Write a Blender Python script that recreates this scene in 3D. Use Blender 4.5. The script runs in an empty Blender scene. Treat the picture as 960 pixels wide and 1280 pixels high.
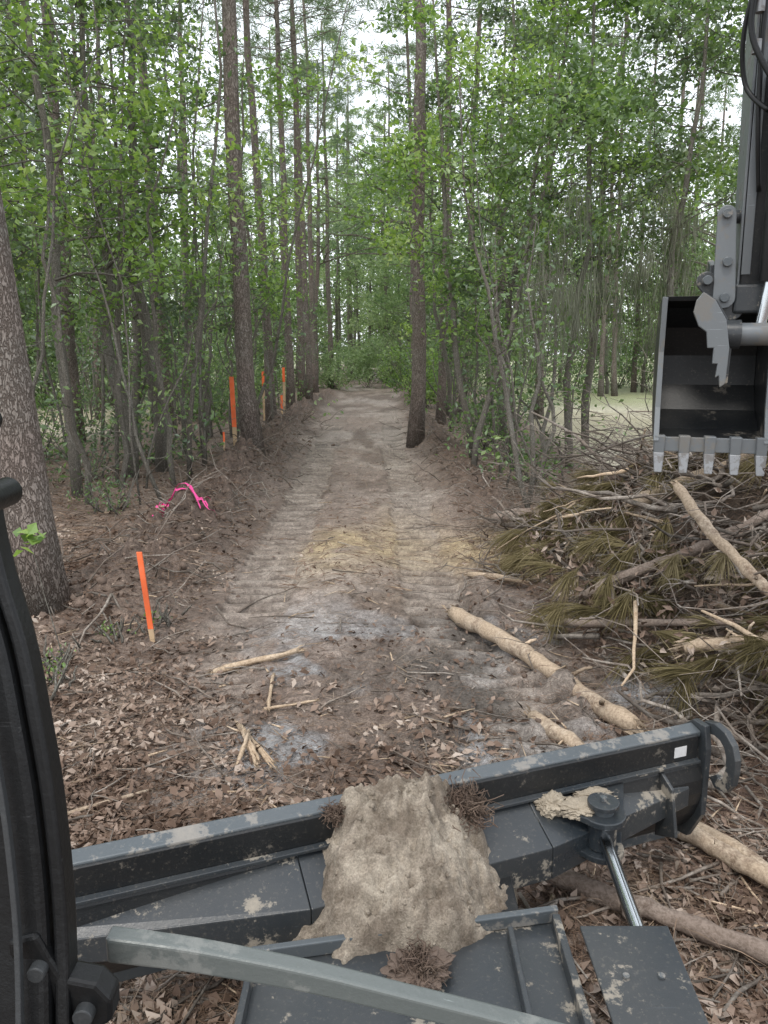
import bpy, bmesh, math
import numpy as np
from mathutils import Vector
rng=np.random.default_rng(7)
scene=bpy.context.scene
scene.view_settings.view_transform='Standard'
scene.view_settings.look='None'
scene.view_settings.exposure=0

# ------------------------------------------------------------ noise
def _h(ix,iy,s):
    n=(ix.astype(np.int64)*374761393+iy.astype(np.int64)*668265263+s*974634777)&0x7fffffff
    n=((n^(n>>13))*1274126177)&0x7fffffff
    n=n^(n>>16)
    return (n&0xffff)/32767.5-1.0
def vn(x,y,s=0):
    x=np.asarray(x,float);y=np.asarray(y,float)
    ix=np.floor(x);iy=np.floor(y);fx=x-ix;fy=y-iy
    fx=fx*fx*(3-2*fx);fy=fy*fy*(3-2*fy)
    a=_h(ix,iy,s);b=_h(ix+1,iy,s);c=_h(ix,iy+1,s);d=_h(ix+1,iy+1,s)
    return (a*(1-fx)+b*fx)*(1-fy)+(c*(1-fx)+d*fx)*fy
def fbm(x,y,s=0,o=4):
    r=0;a=.5;f=1.
    for i in range(o):
        r=r+a*vn(x*f+i*17.3,y*f-i*9.1,s+i);a*=.5;f*=2.03
    return r
def ss(a,b,x):
    t=np.clip((np.asarray(x,float)-a)/(b-a),0,1);return t*t*(3-2*t)

# ------------------------------------------------------------ terrain
def pathc(y): return -.4-.45*ss(8,30,y)
def tracks(x,y):
    xr=.42+.42*ss(6.8,4.4,y)-.18*ss(9,20,y)
    xl=-1.22-.35*ss(9,25,y)
    xl2=-1.05-.1*ss(5,9,y)
    def m(xc,w): return ss(w+.04,w-.03,np.abs(x-xc+.05*vn(y*1.3,y*0,3)+.03*vn(x*5,y*5,4)))
    mr=m(xr,.27)*ss(3.4,4.2,y)*ss(34,13,y)
    ml=m(xl,.30)*ss(5.6,6.8,y)*ss(34,14,y)
    m3=m(xl2-.02,.2)*ss(3.0,3.6,y)*ss(6.3,5.2,y)*.45
    m4=m(xr+.46,.2)*ss(6.0,5.2,y)*ss(3.3,3.8,y)*.8
    return mr,ml,m3,m4
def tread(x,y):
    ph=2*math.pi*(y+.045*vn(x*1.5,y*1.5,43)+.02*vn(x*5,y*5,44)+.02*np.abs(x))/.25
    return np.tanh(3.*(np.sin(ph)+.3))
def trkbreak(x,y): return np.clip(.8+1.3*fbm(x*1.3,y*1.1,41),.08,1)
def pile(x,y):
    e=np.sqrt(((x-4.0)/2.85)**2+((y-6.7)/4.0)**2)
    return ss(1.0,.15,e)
def H(x,y):
    x=np.asarray(x,float);y=np.asarray(y,float)
    near=ss(60,20,y)
    trm=np.clip(sum(tracks(x,y)),0,1)
    z=.05*fbm(x*.45,y*.45,1)+.04*fbm(x*2.1,y*2.1,2)*(1-.6*trm)+.028*fbm(x*8,y*8,3,3)*near*(1-.6*trm)
    c=pathc(y)
    n1=.5+.8*np.abs(fbm(x*.9,y*.6,11))+.3*vn(x*0,y*.7,5)
    bl=np.exp(-((x-(c-2.0))/.42)**2)*ss(5.2,8.5,y)*ss(50,35,y)
    br=np.exp(-((x-(c+1.95))/.38)**2)*ss(8.5,11,y)*ss(50,35,y)
    z=z+bl*(.48*n1+.44*fbm(x*3.2,y*3.2,21)+.18*fbm(x*9,y*9,23,3))+br*(.28*n1+.24*fbm(x*3.2,y*3.2,22)+.1*fbm(x*9,y*9,24,3))
    z=z+.14*ss(-1.9,-2.8,x-c)*ss(4,9,y)
    ins=ss(1.75,1.3,np.abs(x-c))
    z=z-.06*ins*ss(4,7,y)
    mud=np.exp(-((x-.35)/.9)**2-((y-5.0)/1.6)**2)
    z=z+mud*(.12*np.abs(fbm(x*3.5,y*3.5,25))+.06*fbm(x*12,y*12,26,3))*(1-.5*trm)
    z=z+pile(x,y)*(1.25+.5*fbm(x*1.4,y*1.4,31))
    k=trkbreak(x,y);td=tread(x,y)
    for m in tracks(x,y):
        z=z+m*(-.07+.05*td*k)
    z=z+.07*np.exp(-((x-(.92+.3*ss(6.6,4.4,y)))/.13)**2)*ss(3.5,4.5,y)*ss(14,9,y)*(1+1.6*fbm(x*5,y*5,51))
    z=z+.10*np.exp(-((x+.38)/.42)**2-((y-8.3)/1.6)**2)
    return z

def gsp(a,b,st): return np.arange(a,b,st)
def grow(start,end,first,fac):
    o=[];p=start;s=first
    while p<end:
        s*=fac;p+=s;o.append(p)
    return np.array(o)
xs=gsp(-4.2,4.2,.026);gx=grow(4.2,500,.03,1.13)
xs=np.concatenate([-gx[::-1],xs,gx+0.01])
y1=gsp(1.2,14.5,.025);y2=grow(14.5,700,.026,1.03)
yb=1.2-grow(0,120,.05,1.25)
ys=np.concatenate([yb[::-1],y1,y2])
X,Y=np.meshgrid(xs,ys)
Z=H(X,Y)
nx,ny=len(xs),len(ys)
V=np.stack([X,Y,Z],-1).reshape(-1,3)
I=np.arange(nx*ny).reshape(ny,nx)
F=np.stack([I[:-1,:-1],I[:-1,1:],I[1:,1:],I[1:,:-1]],-1).reshape(-1,4)

def make_mesh(name,V,quads=None,tris=None,qm=None,tm=None,mats=(),smooth=False,origin=(0,0,0),parent=None,col=None):
    me=bpy.data.meshes.new(name)
    quads=np.zeros((0,4),int) if quads is None else quads
    tris=np.zeros((0,3),int) if tris is None else tris
    V=np.asarray(V,float)-np.array(origin,float)
    me.vertices.add(len(V));me.vertices.foreach_set('co',V.astype(np.float32).ravel())
    nl=len(quads)*4+len(tris)*3;nf=len(quads)+len(tris)
    me.loops.add(nl);me.polygons.add(nf)
    li=np.concatenate([quads.ravel(),tris.ravel()]).astype(np.int32)
    me.loops.foreach_set('vertex_index',li)
    st=np.concatenate([np.arange(len(quads))*4,len(quads)*4+np.arange(len(tris))*3]).astype(np.int32)
    me.polygons.foreach_set('loop_start',st)
    mi=np.concatenate([np.zeros(len(quads),int) if qm is None else qm,np.zeros(len(tris),int) if tm is None else tm]).astype(np.int32)
    me.polygons.foreach_set('material_index',mi)
    if smooth is True: me.polygons.foreach_set('use_smooth',np.ones(nf,bool))
    elif smooth is not False:
        me.polygons.foreach_set('use_smooth',np.isin(mi,list(smooth)))
    me.update(calc_edges=True)
    if col is not None:
        a=me.color_attributes.new('Col','FLOAT_COLOR','POINT')
        c=np.ones((len(V),4),np.float32);c[:,:3]=col
        a.data.foreach_set('color',c.ravel())
    for m in mats: me.materials.append(m)
    ob=bpy.data.objects.new(name,me);ob.location=origin
    scene.collection.objects.link(ob)
    if parent: ob.parent=parent
    return ob

class B:
    def __init__(s): s.v=[];s.q=[];s.t=[];s.qm=[];s.tm=[];s.n=0
    def add(s,v,q=None,t=None,m=0):
        if q is not None and len(q): s.q.append(q+s.n);s.qm.append(np.full(len(q),m))
        if t is not None and len(t): s.t.append(t+s.n);s.tm.append(np.full(len(t),m))
        s.v.append(v);s.n+=len(v)
    def tube(s,P,R,k=6,m=0,rough=0,cap=True,seed=0):
        P=np.asarray(P,float);R=np.asarray(R,float);n=len(P)
        T=np.gradient(P,axis=0);T/=np.linalg.norm(T,axis=1)[:,None]+1e-9
        ref=np.array([1.,0,0]) if abs(T[0,0])<.8 else np.array([0,1.,0])
        A=np.cross(T,ref);A/=np.linalg.norm(A,axis=1)[:,None]+1e-9
        Bn=np.cross(T,A)
        th=np.arange(k)*2*np.pi/k
        rr=R[:,None]*np.ones(k)[None]
        if rough: rr=rr*(1+rough*np.random.default_rng(seed).normal(size=(n,k)))
        V=P[:,None,:]+rr[...,None]*(np.cos(th)[None,:,None]*A[:,None,:]+np.sin(th)[None,:,None]*Bn[:,None,:])
        idx=np.arange(n*k).reshape(n,k);nxt=np.roll(idx,-1,axis=1)
        q=np.stack([idx[:-1],nxt[:-1],nxt[1:],idx[1:]],-1).reshape(-1,4)
        V=V.reshape(-1,3);t=None
        if cap:
            V=np.vstack([V,P[0],P[-1]])
            a,b=n*k,n*k+1
            t=np.vstack([np.stack([nxt[0],idx[0],np.full(k,a)],-1),np.stack([idx[-1],nxt[-1],np.full(k,b)],-1)])
        s.add(V,q,t,m)
    def leaves(s,C,size,asp=.55,up=.6,m=0,r=rng,droop=0):
        n=len(C)
        if n==0:return
        nr=r.normal(size=(n,3));nr[:,2]=np.abs(nr[:,2])*.6+up
        nr/=np.linalg.norm(nr,axis=1)[:,None]
        a=np.cross(nr,r.normal(size=(n,3)));a[:,2]-=droop;a/=np.linalg.norm(a,axis=1)[:,None]+1e-9
        b=np.cross(nr,a);b/=np.linalg.norm(b,axis=1)[:,None]+1e-9
        l=(size*(.6+.8*r.random(n)))[:,None] if np.ndim(size)==0 else size[:,None]
        w=l*asp
        v=np.stack([C-a*l*.5,C+b*w*.5-a*l*.08+nr*l*.08,C+a*l*.5-nr*l*.08,C-b*w*.5-a*l*.08+nr*l*.08],1).reshape(-1,3)
        q=np.arange(4*n).reshape(n,4)
        s.add(v,q,None,m)
    def needles(s,base,d,L,w,m=0,r=rng):
        n=len(base)
        d=d/(np.linalg.norm(d,axis=1)[:,None]+1e-9)
        sd=np.cross(d,r.normal(size=(n,3)));sd/=np.linalg.norm(sd,axis=1)[:,None]+1e-9
        L=np.broadcast_to(L,(n,))[:,None];w=np.broadcast_to(w,(n,))[:,None]
        mid=base+d*L*.5;tip=base+d*L-np.array([0,0,1])*L*.12
        v=np.stack([base+sd*w*.5,mid+sd*w*.5,tip,mid-sd*w*.5],1).reshape(-1,3)
        s.add(v,np.arange(4*n).reshape(n,4),None,m)
    def obj(s,name,mats,smooth=False,origin=(0,0,0),parent=None):
        V=np.vstack(s.v)
        q=np.vstack(s.q) if s.q else None;t=np.vstack(s.t) if s.t else None
        return make_mesh(name,V,q,t,np.concatenate(s.qm) if s.q else None,np.concatenate(s.tm) if s.t else None,mats,smooth,origin,parent)

# ------------------------------------------------------------ materials
def mat(name):
    m=bpy.data.materials.new(name);m.use_nodes=True
    nt=m.node_tree;nt.nodes.clear()
    o=nt.nodes.new('ShaderNodeOutputMaterial')
    return m,nt,o
def N(nt,t,**k):
    n=nt.nodes.new(t)
    for a,b in k.items():
        if a in n.inputs: n.inputs[a].default_value=b
        else: setattr(n,a,b)
    return n
def ramp(nt,inp,stops):
    r=nt.nodes.new('ShaderNodeValToRGB')
    e=r.color_ramp.elements
    while len(e)<len(stops): e.new(.5)
    for i,(p,c) in enumerate(stops):
        e[i].position=p;e[i].color=(*c,1) if len(c)==3 else c
    nt.links.new(inp,r.inputs[0]);return r.outputs[0]
def mix(nt,f,a,b,mode='MIX'):
    m=nt.nodes.new('ShaderNodeMix');m.data_type='RGBA';m.blend_type=mode
    for s,v in ((0,f),(6,a),(7,b)):
        if isinstance(v,bpy.types.NodeSocket): nt.links.new(v,m.inputs[s])
        elif s==0: m.inputs[0].default_value=v
        else: m.inputs[s].default_value=(*v,1)
    return m.outputs[2]
def coords(nt,scale=(1,1,1)):
    tc=N(nt,'ShaderNodeTexCoord');mp=N(nt,'ShaderNodeMapping')
    mp.inputs['Scale'].default_value=scale
    nt.links.new(tc.outputs['Object'],mp.inputs[0]);return mp.outputs[0]
def noise(nt,co,scale,detail=5,rough=.6):
    n=N(nt,'ShaderNodeTexNoise');n.inputs['Scale'].default_value=scale;n.inputs['Detail'].default_value=detail;n.inputs['Roughness'].default_value=rough
    nt.links.new(co,n.inputs['Vector']);return n.outputs['Fac']
def bump(nt,h,dist,strength=1.):
    b=N(nt,'ShaderNodeBump');b.inputs['Distance'].default_value=dist;b.inputs['Strength'].default_value=strength
    nt.links.new(h,b.inputs['Height']);return b.outputs[0]
def setin(nt,n,name,v):
    if isinstance(v,bpy.types.NodeSocket): nt.links.new(v,n.inputs[name])
    elif isinstance(v,tuple): n.inputs[name].default_value=(*v,1)
    else: n.inputs[name].default_value=v
def principled(nt,o,color,rough=.9,metal=0,normal=None,spec=.3):
    p=N(nt,'ShaderNodeBsdfPrincipled')
    setin(nt,p,'Base Color',color);setin(nt,p,'Roughness',rough);setin(nt,p,'Metallic',metal)
    p.inputs['Specular IOR Level'].default_value=spec
    if normal is not None: nt.links.new(normal,p.inputs['Normal'])
    nt.links.new(p.outputs[0],o.inputs[0]);return p

def leaf_mat(name,cols,trans=.45,nscale=.5,gloss=True):
    m,nt,o=mat(name)
    g=N(nt,'ShaderNodeNewGeometry')
    co=coords(nt)
    nz=noise(nt,co,nscale,1)
    ad=N(nt,'ShaderNodeMath',operation='MULTIPLY_ADD');nt.links.new(g.outputs['Random Per Island'],ad.inputs[0]);ad.inputs[1].default_value=.6
    mm=N(nt,'ShaderNodeMath',operation='MULTIPLY_ADD');nt.links.new(nz,mm.inputs[0]);mm.inputs[1].default_value=1.8;mm.inputs[2].default_value=-.7
    nt.links.new(mm.outputs[0],ad.inputs[2])
    k=len(cols)-1
    c=ramp(nt,ad.outputs[0],[(i/k,cols[i]) for i in range(k+1)])
    d=N(nt,'ShaderNodeBsdfDiffuse');nt.links.new(c,d.inputs[0])
    if trans<=0.01:
        nt.links.new(d.outputs[0],o.inputs[0]);return m
    t=N(nt,'ShaderNodeBsdfTranslucent')
    c2=mix(nt,1.,c,(1.45,1.55,.85),'MULTIPLY');nt.links.new(c2,t.inputs[0])
    mx=N(nt,'ShaderNodeMixShader');mx.inputs[0].default_value=trans
    nt.links.new(d.outputs[0],mx.inputs[1]);nt.links.new(t.outputs[0],mx.inputs[2])
    if gloss:
        gl_=N(nt,'ShaderNodeBsdfGlossy');gl_.inputs['Roughness'].default_value=.45;gl_.inputs[0].default_value=(.8,.85,.85,1)
        m2=N(nt,'ShaderNodeMixShader');m2.inputs[0].default_value=.07
        nt.links.new(mx.outputs[0],m2.inputs[1]);nt.links.new(gl_.outputs[0],m2.inputs[2]);mx=m2
    nt.links.new(mx.outputs[0],o.inputs[0])
    return m
LEAF=leaf_mat('leaf_green',[(.045,.08,.03),(.09,.15,.055),(.15,.235,.085),(.26,.35,.14)])
LEAFB=leaf_mat('leaf_bright',[(.07,.12,.035),(.15,.25,.06),(.26,.38,.09),(.39,.48,.17)])
LEAFD=leaf_mat('leaf_dull',[(.045,.07,.038),(.08,.12,.062),(.13,.18,.095),(.23,.28,.165)])
LEAFF=leaf_mat('leaf_far',[(.13,.19,.11),(.20,.27,.16),(.29,.365,.23),(.39,.45,.32)],nscale=.2,gloss=False)  # paler than the nearer leaves: distance haze put into the colour
NEED=leaf_mat('pine_needles',[(.09,.135,.085),(.14,.20,.13),(.21,.27,.185),(.29,.35,.25)],trans=.3,gloss=False)
NEEDD=leaf_mat('dead_pine_needles',[(.06,.05,.028),(.12,.10,.05),(.19,.16,.085),(.3,.25,.15)],trans=.1,nscale=1.,gloss=False)
MOSS=leaf_mat('moss_strands',[(.10,.11,.085),(.14,.15,.115),(.18,.19,.15),(.23,.24,.19)],trans=.2,gloss=False)
LITTER=leaf_mat('dead_leaves',[(.07,.048,.036),(.15,.105,.08),(.26,.195,.155),(.46,.39,.33)],trans=0,nscale=1.5)
STRAW=leaf_mat('pine_straw',[(.09,.056,.04),(.16,.108,.078),(.23,.165,.12),(.36,.29,.22)],trans=0,nscale=1.5)

def bark_mat(name,c1,c2,c3,sc=6,zs=.25,dist=.02):
    m,nt,o=mat(name)
    co=coords(nt,(1,1,zs))
    v=N(nt,'ShaderNodeTexVoronoi',feature='DISTANCE_TO_EDGE');v.inputs['Scale'].default_value=sc*2.2
    n0=N(nt,'ShaderNodeTexNoise');n0.inputs['Scale'].default_value=sc*1.6;n0.inputs['Detail'].default_value=3;nt.links.new(co,n0.inputs['Vector'])
    mv=N(nt,'ShaderNodeMix');mv.data_type='VECTOR';mv.inputs[0].default_value=.22;nt.links.new(co,mv.inputs[4]);nt.links.new(n0.outputs['Color'],mv.inputs[5])
    nt.links.new(mv.outputs[1],v.inputs['Vector'])
    crack=ramp(nt,v.outputs['Distance'],[(0,(0,0,0)),(.22,(1,1,1))])
    n1=noise(nt,co,sc*5,4,.75);n2=noise(nt,coords(nt),1.1,2)
    base=mix(nt,ramp(nt,n1,[(.3,(0,0,0)),(.7,(1,1,1))]),c2,c3)
    base=mix(nt,ramp(nt,n2,[(.4,(0,0,0)),(.65,(.6,.6,.6))]),base,(.25,.25,.22))
    c=mix(nt,crack,c1,base)
    hh=mix(nt,.45,crack,n1)
    principled(nt,o,c,.95,0,bump(nt,hh,dist),.12)
    return m
BARKP=bark_mat('pine_bark',(.10,.08,.067),(.19,.152,.132),(.34,.29,.26),11,.35,.018)
BARKG=bark_mat('grey_bark',(.10,.09,.076),(.14,.127,.108),(.24,.222,.19),14,.3,.006)

def wood_mat(name,c1,c2,c3):
    m,nt,o=mat(name);g=N(nt,'ShaderNodeNewGeometry')
    co=coords(nt)
    n1=noise(nt,co,12,6,.75);n2=noise(nt,co,2.5,5,.65);n3=noise(nt,co,60,3,.7)
    c=mix(nt,ramp(nt,n1,[(.35,(0,0,0)),(.6,(1,1,1))]),c1,c2)
    c=mix(nt,ramp(nt,n2,[(.44,(0,0,0)),(.54,(1,1,1))]),c,c3)
    c=mix(nt,1.,c,ramp(nt,n3,[(.35,(.7,.68,.66)),(.6,(1.1,1.1,1.1))]),'MULTIPLY')
    sc=N(nt,'ShaderNodeMath',operation='MULTIPLY_ADD');nt.links.new(g.outputs['Random Per Island'],sc.inputs[0]);sc.inputs[1].default_value=.9;sc.inputs[2].default_value=.5
    cc=N(nt,'ShaderNodeVectorMath',operation='SCALE');nt.links.new(c,cc.inputs[0]);nt.links.new(sc.outputs[0],cc.inputs[3])
    principled(nt,o,cc.outputs[0],.9,0,bump(nt,mix(nt,.4,n1,n3),.012),.2);return m
LOGM=wood_mat('stripped_log',(.19,.135,.095),(.52,.43,.33),(.42,.33,.24))
BRANCH=wood_mat('dead_branch',(.11,.09,.075),(.31,.28,.245),(.18,.15,.125))
SPLIT=wood_mat('split_wood',(.38,.28,.19),(.52,.42,.31),(.44,.34,.24))
PLOG=wood_mat('bark_log',(.14,.105,.085),(.36,.305,.26),(.22,.175,.145))

def ground_mat():
    m,nt,o=mat('forest_floor')
    at=N(nt,'ShaderNodeVertexColor',layer_name='Col')
    co=coords(nt)
    n1=noise(nt,co,28,5,.75);n2=noise(nt,co,5,4,.7);n3=noise(nt,co,110,2,.7)
    c=mix(nt,1.,at.outputs[0],ramp(nt,n1,[(.3,(.5,.47,.45)),(.5,(.97,.97,.97)),(.7,(1.45,1.43,1.4))]),'MULTIPLY')
    c=mix(nt,1.,c,ramp(nt,n2,[(.35,(.66,.62,.6)),(.6,(1.15,1.15,1.15))]),'MULTIPLY')
    c=mix(nt,1.,c,ramp(nt,n3,[(.35,(.7,.7,.7)),(.65,(1.25,1.25,1.25))]),'MULTIPLY')
    hh=mix(nt,.35,n1,n3)
    wet=ramp(nt,n2,[(.35,(.38,.38,.38)),(.55,(.95,.95,.95))])
    principled(nt,o,c,wet,0,bump(nt,hh,.03,1.),.35);return m
GM=ground_mat()
def lerp(a,b,t): return a*(1-t[...,None])+np.array(b)*t[...,None]
C=np.zeros(X.shape+(3,));C[:]=(.20,.152,.122)
c0=pathc(Y);ins=ss(1.9,1.35,np.abs(X-c0+.2*vn(Y*.7,Y*0,71)))
C=lerp(C,(.27,.22,.187),ins*ss(3.5,6,Y))
C=lerp(C,(.38,.33,.29),ins*np.clip(fbm(X*.9,Y*.5,61)*2.4+.05+.35*ss(12,20,Y),0,1))
C=lerp(C,(.17,.132,.108),ins*np.clip(fbm(X*1.6,Y*.6,63)*3,0,1)*.85)
C=lerp(C,(.32,.325,.33),ss(.04,.2,fbm(X*1.5,Y*1.5,62))*ss(-1.5,-.6,X)*ss(7.5,5,Y)*ss(3,4,Y)*.9)
def blob(cx,cy,rx,ry): return np.exp(-((X-cx)/rx)**2-((Y-cy)/ry)**2)
ysand=np.clip(blob(-.55,8.6,.45,1.0)+blob(.3,9.1,.4,1.6)*.8+blob(1.25,8.6,.5,.9)*1.2+blob(1.9,8.0,.5,.6),0,1)
C=lerp(C,(.44,.35,.22),np.clip(ysand*(1+1.2*fbm(X*2.5,Y*2.5,66)),0,.95))
bermm=np.clip(np.exp(-((X-(c0-1.98))/.55)**2)*ss(5.2,8.5,Y)+np.exp(-((X-(c0+1.95))/.4)**2)*ss(8.5,11,Y),0,1)
C=lerp(C,(.14,.105,.085),bermm*ss(60,30,Y)*.9)
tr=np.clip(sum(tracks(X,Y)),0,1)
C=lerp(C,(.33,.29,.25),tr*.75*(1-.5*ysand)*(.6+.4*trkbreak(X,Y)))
C=lerp(C,(.08,.066,.055),tr*ss(.2,-.6,tread(X,Y))*.95*trkbreak(X,Y))  # tread grooves painted darker, standing in for shade between the ridges
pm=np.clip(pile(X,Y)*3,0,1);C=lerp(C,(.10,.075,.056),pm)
dk=blob(.7,5.4,.55,1.2)+blob(.3,4.6,.7,.6)
C=lerp(C,(.12,.108,.095),np.clip(dk*(.6+1.7*fbm(X*3,Y*3,68)),0,.9))
C=lerp(C,(.17,.115,.09),ss(1.0,1.5,X)*ss(4.6,3.6,Y))
lawn=np.clip(ss(3.0,4.0,X-.05*Y)*ss(11.5,14,Y)+ss(-6,-9,X)*ss(15,19,Y),0,1)
C=lerp(C,(.44,.41,.29),lawn)
C=lerp(C,(.62,.58,.48),lawn*np.clip(fbm(X*.35,Y*.35,77)*3,0,1)*.8)
C=lerp(C,(.27,.32,.16),lawn*ss(26,37,Y)*.7)
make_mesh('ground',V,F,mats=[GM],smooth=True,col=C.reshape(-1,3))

# ------------------------------------------------------------ litter
def scatter(n,fx,dens,maxy=16,miny=1.6):
    r=np.random.default_rng(fx)
    u=r.random(n);y=1/(1/miny+(1/maxy-1/miny)*u)
    x=(r.random(n)*2-1)*(y*.62+.8)
    k=r.random(n)<dens(x,y)
    return x[k],y[k]
def notrack(x,y): return 1-.93*np.clip(sum(tracks(x,y))*1.3,0,1)*ss(4.5,6.5,y)*np.clip(trkbreak(x,y)*1.5,0,1)
def dens_leaf(x,y):
    c=pathc(y)
    d=.25+.75*ss(-.5,-1.4,x)+.35*ss(1.0,1.5,x)
    d=d*(.25+1.2*np.clip(fbm(x*1.2,y*1.2,91)+.5,0,1))
    d=np.where((y>6)&(np.abs(x-c)<1.4),d*.45,d)
    return np.clip(d,0,1)*(1-.5*np.clip(sum(tracks(x,y)),0,1))*notrack(x,y)
x,y=scatter(110000,5,dens_leaf)
b=B();r5=np.random.default_rng(55)
sz=.042*np.exp(.42*r5.normal(size=len(x)))
b.leaves(np.stack([x,y,H(x,y)+.01+.02*r5.random(len(x))],1),np.clip(sz,.015,.085),asp=.5,up=1.1,m=0,r=r5)
x,y=scatter(110000,6,lambda x,y:np.clip(dens_leaf(x,y)*.7+.28,0,1)*notrack(x,y),maxy=11)
n=len(x);d=r5.normal(size=(n,3));d[:,2]=d[:,2]*.12+.05
b.needles(np.stack([x,y,H(x,y)+.012],1),d,.09+.1*r5.random(n),.0028,m=1,r=r5)
x,y=scatter(24000,8,lambda x,y:(.4+.6*ss(1.2,1.7,np.abs(x-pathc(y))))*notrack(x,y)*(x<3+.05*y),maxy=30,miny=7)
n=len(x);d=r5.normal(size=(n,3));d[:,2]=d[:,2]*.15+.08
b.needles(np.stack([x,y,H(x,y)+.02],1),d,.08+.2*r5.random(n),.009,m=1,r=r5)
b.obj('leaf_litter',[LITTER,STRAW])

b=B();rt=np.random.default_rng(12)
def twig(b,p,az,L,r0,m,rt,tilt=0,bend=.15,k=5,n=6):
    d=np.array([math.cos(az),math.sin(az),tilt]);s=np.linspace(0,1,n)
    sd=np.array([-d[1],d[0],0])
    P=np.array(p)[None]+d[None]*(s*L)[:,None]+sd[None]*(np.cumsum(rt.normal(size=n))*bend*L*.25)[:,None]
    P[:,2]+=np.cumsum(rt.normal(size=n))*bend*L*.12
    b.tube(P,r0*(1-.6*s),k,m,cap=True)
    return P
x,y=scatter(2300,9,lambda x,y:np.clip(.45+.6*ss(-.8,-1.8,x)+.5*ss(.9,1.4,x),0,1)*np.clip(notrack(x,y)+.2,0,1),maxy=24)
for i in range(len(x)):
    L=rt.uniform(.12,.6);twig(b,(x[i],y[i],float(H(x[i],y[i]))+.015),rt.uniform(0,6.28),L,rt.uniform(.003,.009),0,rt)
for i in range(850):
    yy=rt.uniform(6,26);xx=pathc(yy)+(-2.0 if rt.random()<.65 else 1.95)+rt.normal()*.4
    twig(b,(xx,yy,float(H(xx,yy))+rt.uniform(0,.08)),rt.uniform(0,6.28),rt.uniform(.2,.8),rt.uniform(.004,.013),0,rt,tilt=rt.normal()*.5,bend=.55)
x,y=scatter(900,19,lambda x,y:np.full(len(x),.6),maxy=26,miny=2.2)
for i in range(len(x)):
    twig(b,(x[i],y[i],float(H(x[i],y[i]))+.012),rt.uniform(0,6.28),rt.uniform(.05,.25),rt.uniform(.003,.009),1,rt,bend=.1,k=4,n=3)
b.obj('twigs',[BRANCH,SPLIT],smooth=True)

def chunk(name,p0,p1,r,mt,k=7,seed=0,n=7,flat=1.,extra=None,rough=.12):
    b=B();rr=np.random.default_rng(seed)
    n=n*2 if k>9 else n
    p0=np.array(p0,float);p1=np.array(p1,float);s=np.linspace(0,1,n)
    wob=np.cumsum(rr.normal(size=(n,3)),axis=0);wob-=wob[0]+(wob[-1]-wob[0])*s[:,None]
    P=p0[None]*(1-s)[:,None]+p1[None]*s[:,None]+wob*r*.13
    R=r*(1+.05*rr.normal(size=n)-.18*s);R[0]*=.8;R[-1]*=.75
    b.tube(P,R,k,0,rough,True,seed)
    d=(p1-p0)/np.linalg.norm(p1-p0)
    for e,sg in ((P[0],-1),(P[-1],1)):
        m=16;bs=e[None]+rr.normal(size=(m,3))*r*.4
        b.needles(bs-d*sg*r*.3,np.tile(d*sg,(m,1))+rr.normal(size=(m,3))*.2,r*1.9,r*.35,0,rr)
    for j in range(extra or 0):
        t=rr.uniform(.1,.9);q=p0*(1-t)+p1*t
        v=rr.normal(size=3);v-=d*v.dot(d);v/=np.linalg.norm(v)
        L=rr.uniform(1.3,3.5)
        b.tube([q+v*r*.5,q+v*r*L*.8+d*r*.5,q+v*r*L+d*r*1.],[r*.28,r*.2,r*.13],6,0)
    return b.obj(name,[mt],smooth=True,origin=tuple((p0+p1)/2))
def hz(x,y,d=0): return float(H(x,y))+d
def gl(x,y,d): return (x,y,hz(x,y,d))
chunk('split_wood',gl(-1.22,5.15,.03),gl(-.62,5.32,.04),.028,SPLIT,5,1,rough=.3)
chunk('split_wood',gl(-.76,4.95,.02),gl(-.71,4.4,.03),.014,SPLIT,5,2,rough=.3)
chunk('split_wood',gl(-.74,4.4,.02),gl(-.42,4.48,.03),.01,SPLIT,5,3,rough=.3)
for i in range(7):
    chunk('split_wood',gl(-.88+.02*i,4.25-.05*i,.02+.01*i),gl(-.60-.03*i+.04*(i%3),3.72+.04*(i%2),.03),.014,SPLIT,4,10+i,rough=.3)
chunk('split_wood',gl(-1.2,3.55,.02),gl(-1.55,3.35,.02),.012,LOGM,5,4)
chunk('log',gl(.60,6.35,.07),gl(1.48,4.15,.12),.068,LOGM,14,21,14,extra=4,rough=.035)
chunk('log',gl(.93,4.45,.06),gl(1.62,2.75,.08),.05,LOGM,14,22,10,extra=3,rough=.035)
chunk('log',gl(.55,2.95,.05),gl(1.6,2.25,.07),.045,PLOG,14,23,10,extra=3,rough=.04)
chunk('log',gl(1.3,3.25,.06),gl(1.75,2.5,.08),.042,LOGM,14,24,10,extra=2,rough=.04)
chunk('log',gl(1.35,9.3,.16),gl(3.1,9.0,.12),.075,PLOG,12,25,12,extra=3,rough=.05)
chunk('log',gl(.82,7.25,.05),gl(1.32,6.9,.07),.03,LOGM,8,26)
chunk('log',(2.05,5.3,1.28),(2.25,4.25,.82),.038,LOGM,12,27,10,extra=3,rough=.08)
chunk('log',gl(2.2,6.6,.38),gl(3.6,5.9,.38),.06,LOGM,12,28,10,extra=3,rough=.06)
chunk('log',gl(2.7,6.7,.48),gl(3.7,6.1,.5),.05,LOGM,12,29,10,extra=2,rough=.06)
chunk('log',gl(2.5,8.1,.35),gl(4.6,7.4,.4),.08,PLOG,12,30,10,extra=3,rough=.06)
chunk('log',gl(2.9,7.2,.5),gl(4.2,7.7,.5),.055,LOGM,12,31,10,extra=2,rough=.06)
chunk('log',gl(1.35,5.5,.22),gl(2.2,4.6,.4),.03,PLOG,8,32,10,extra=4)
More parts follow.
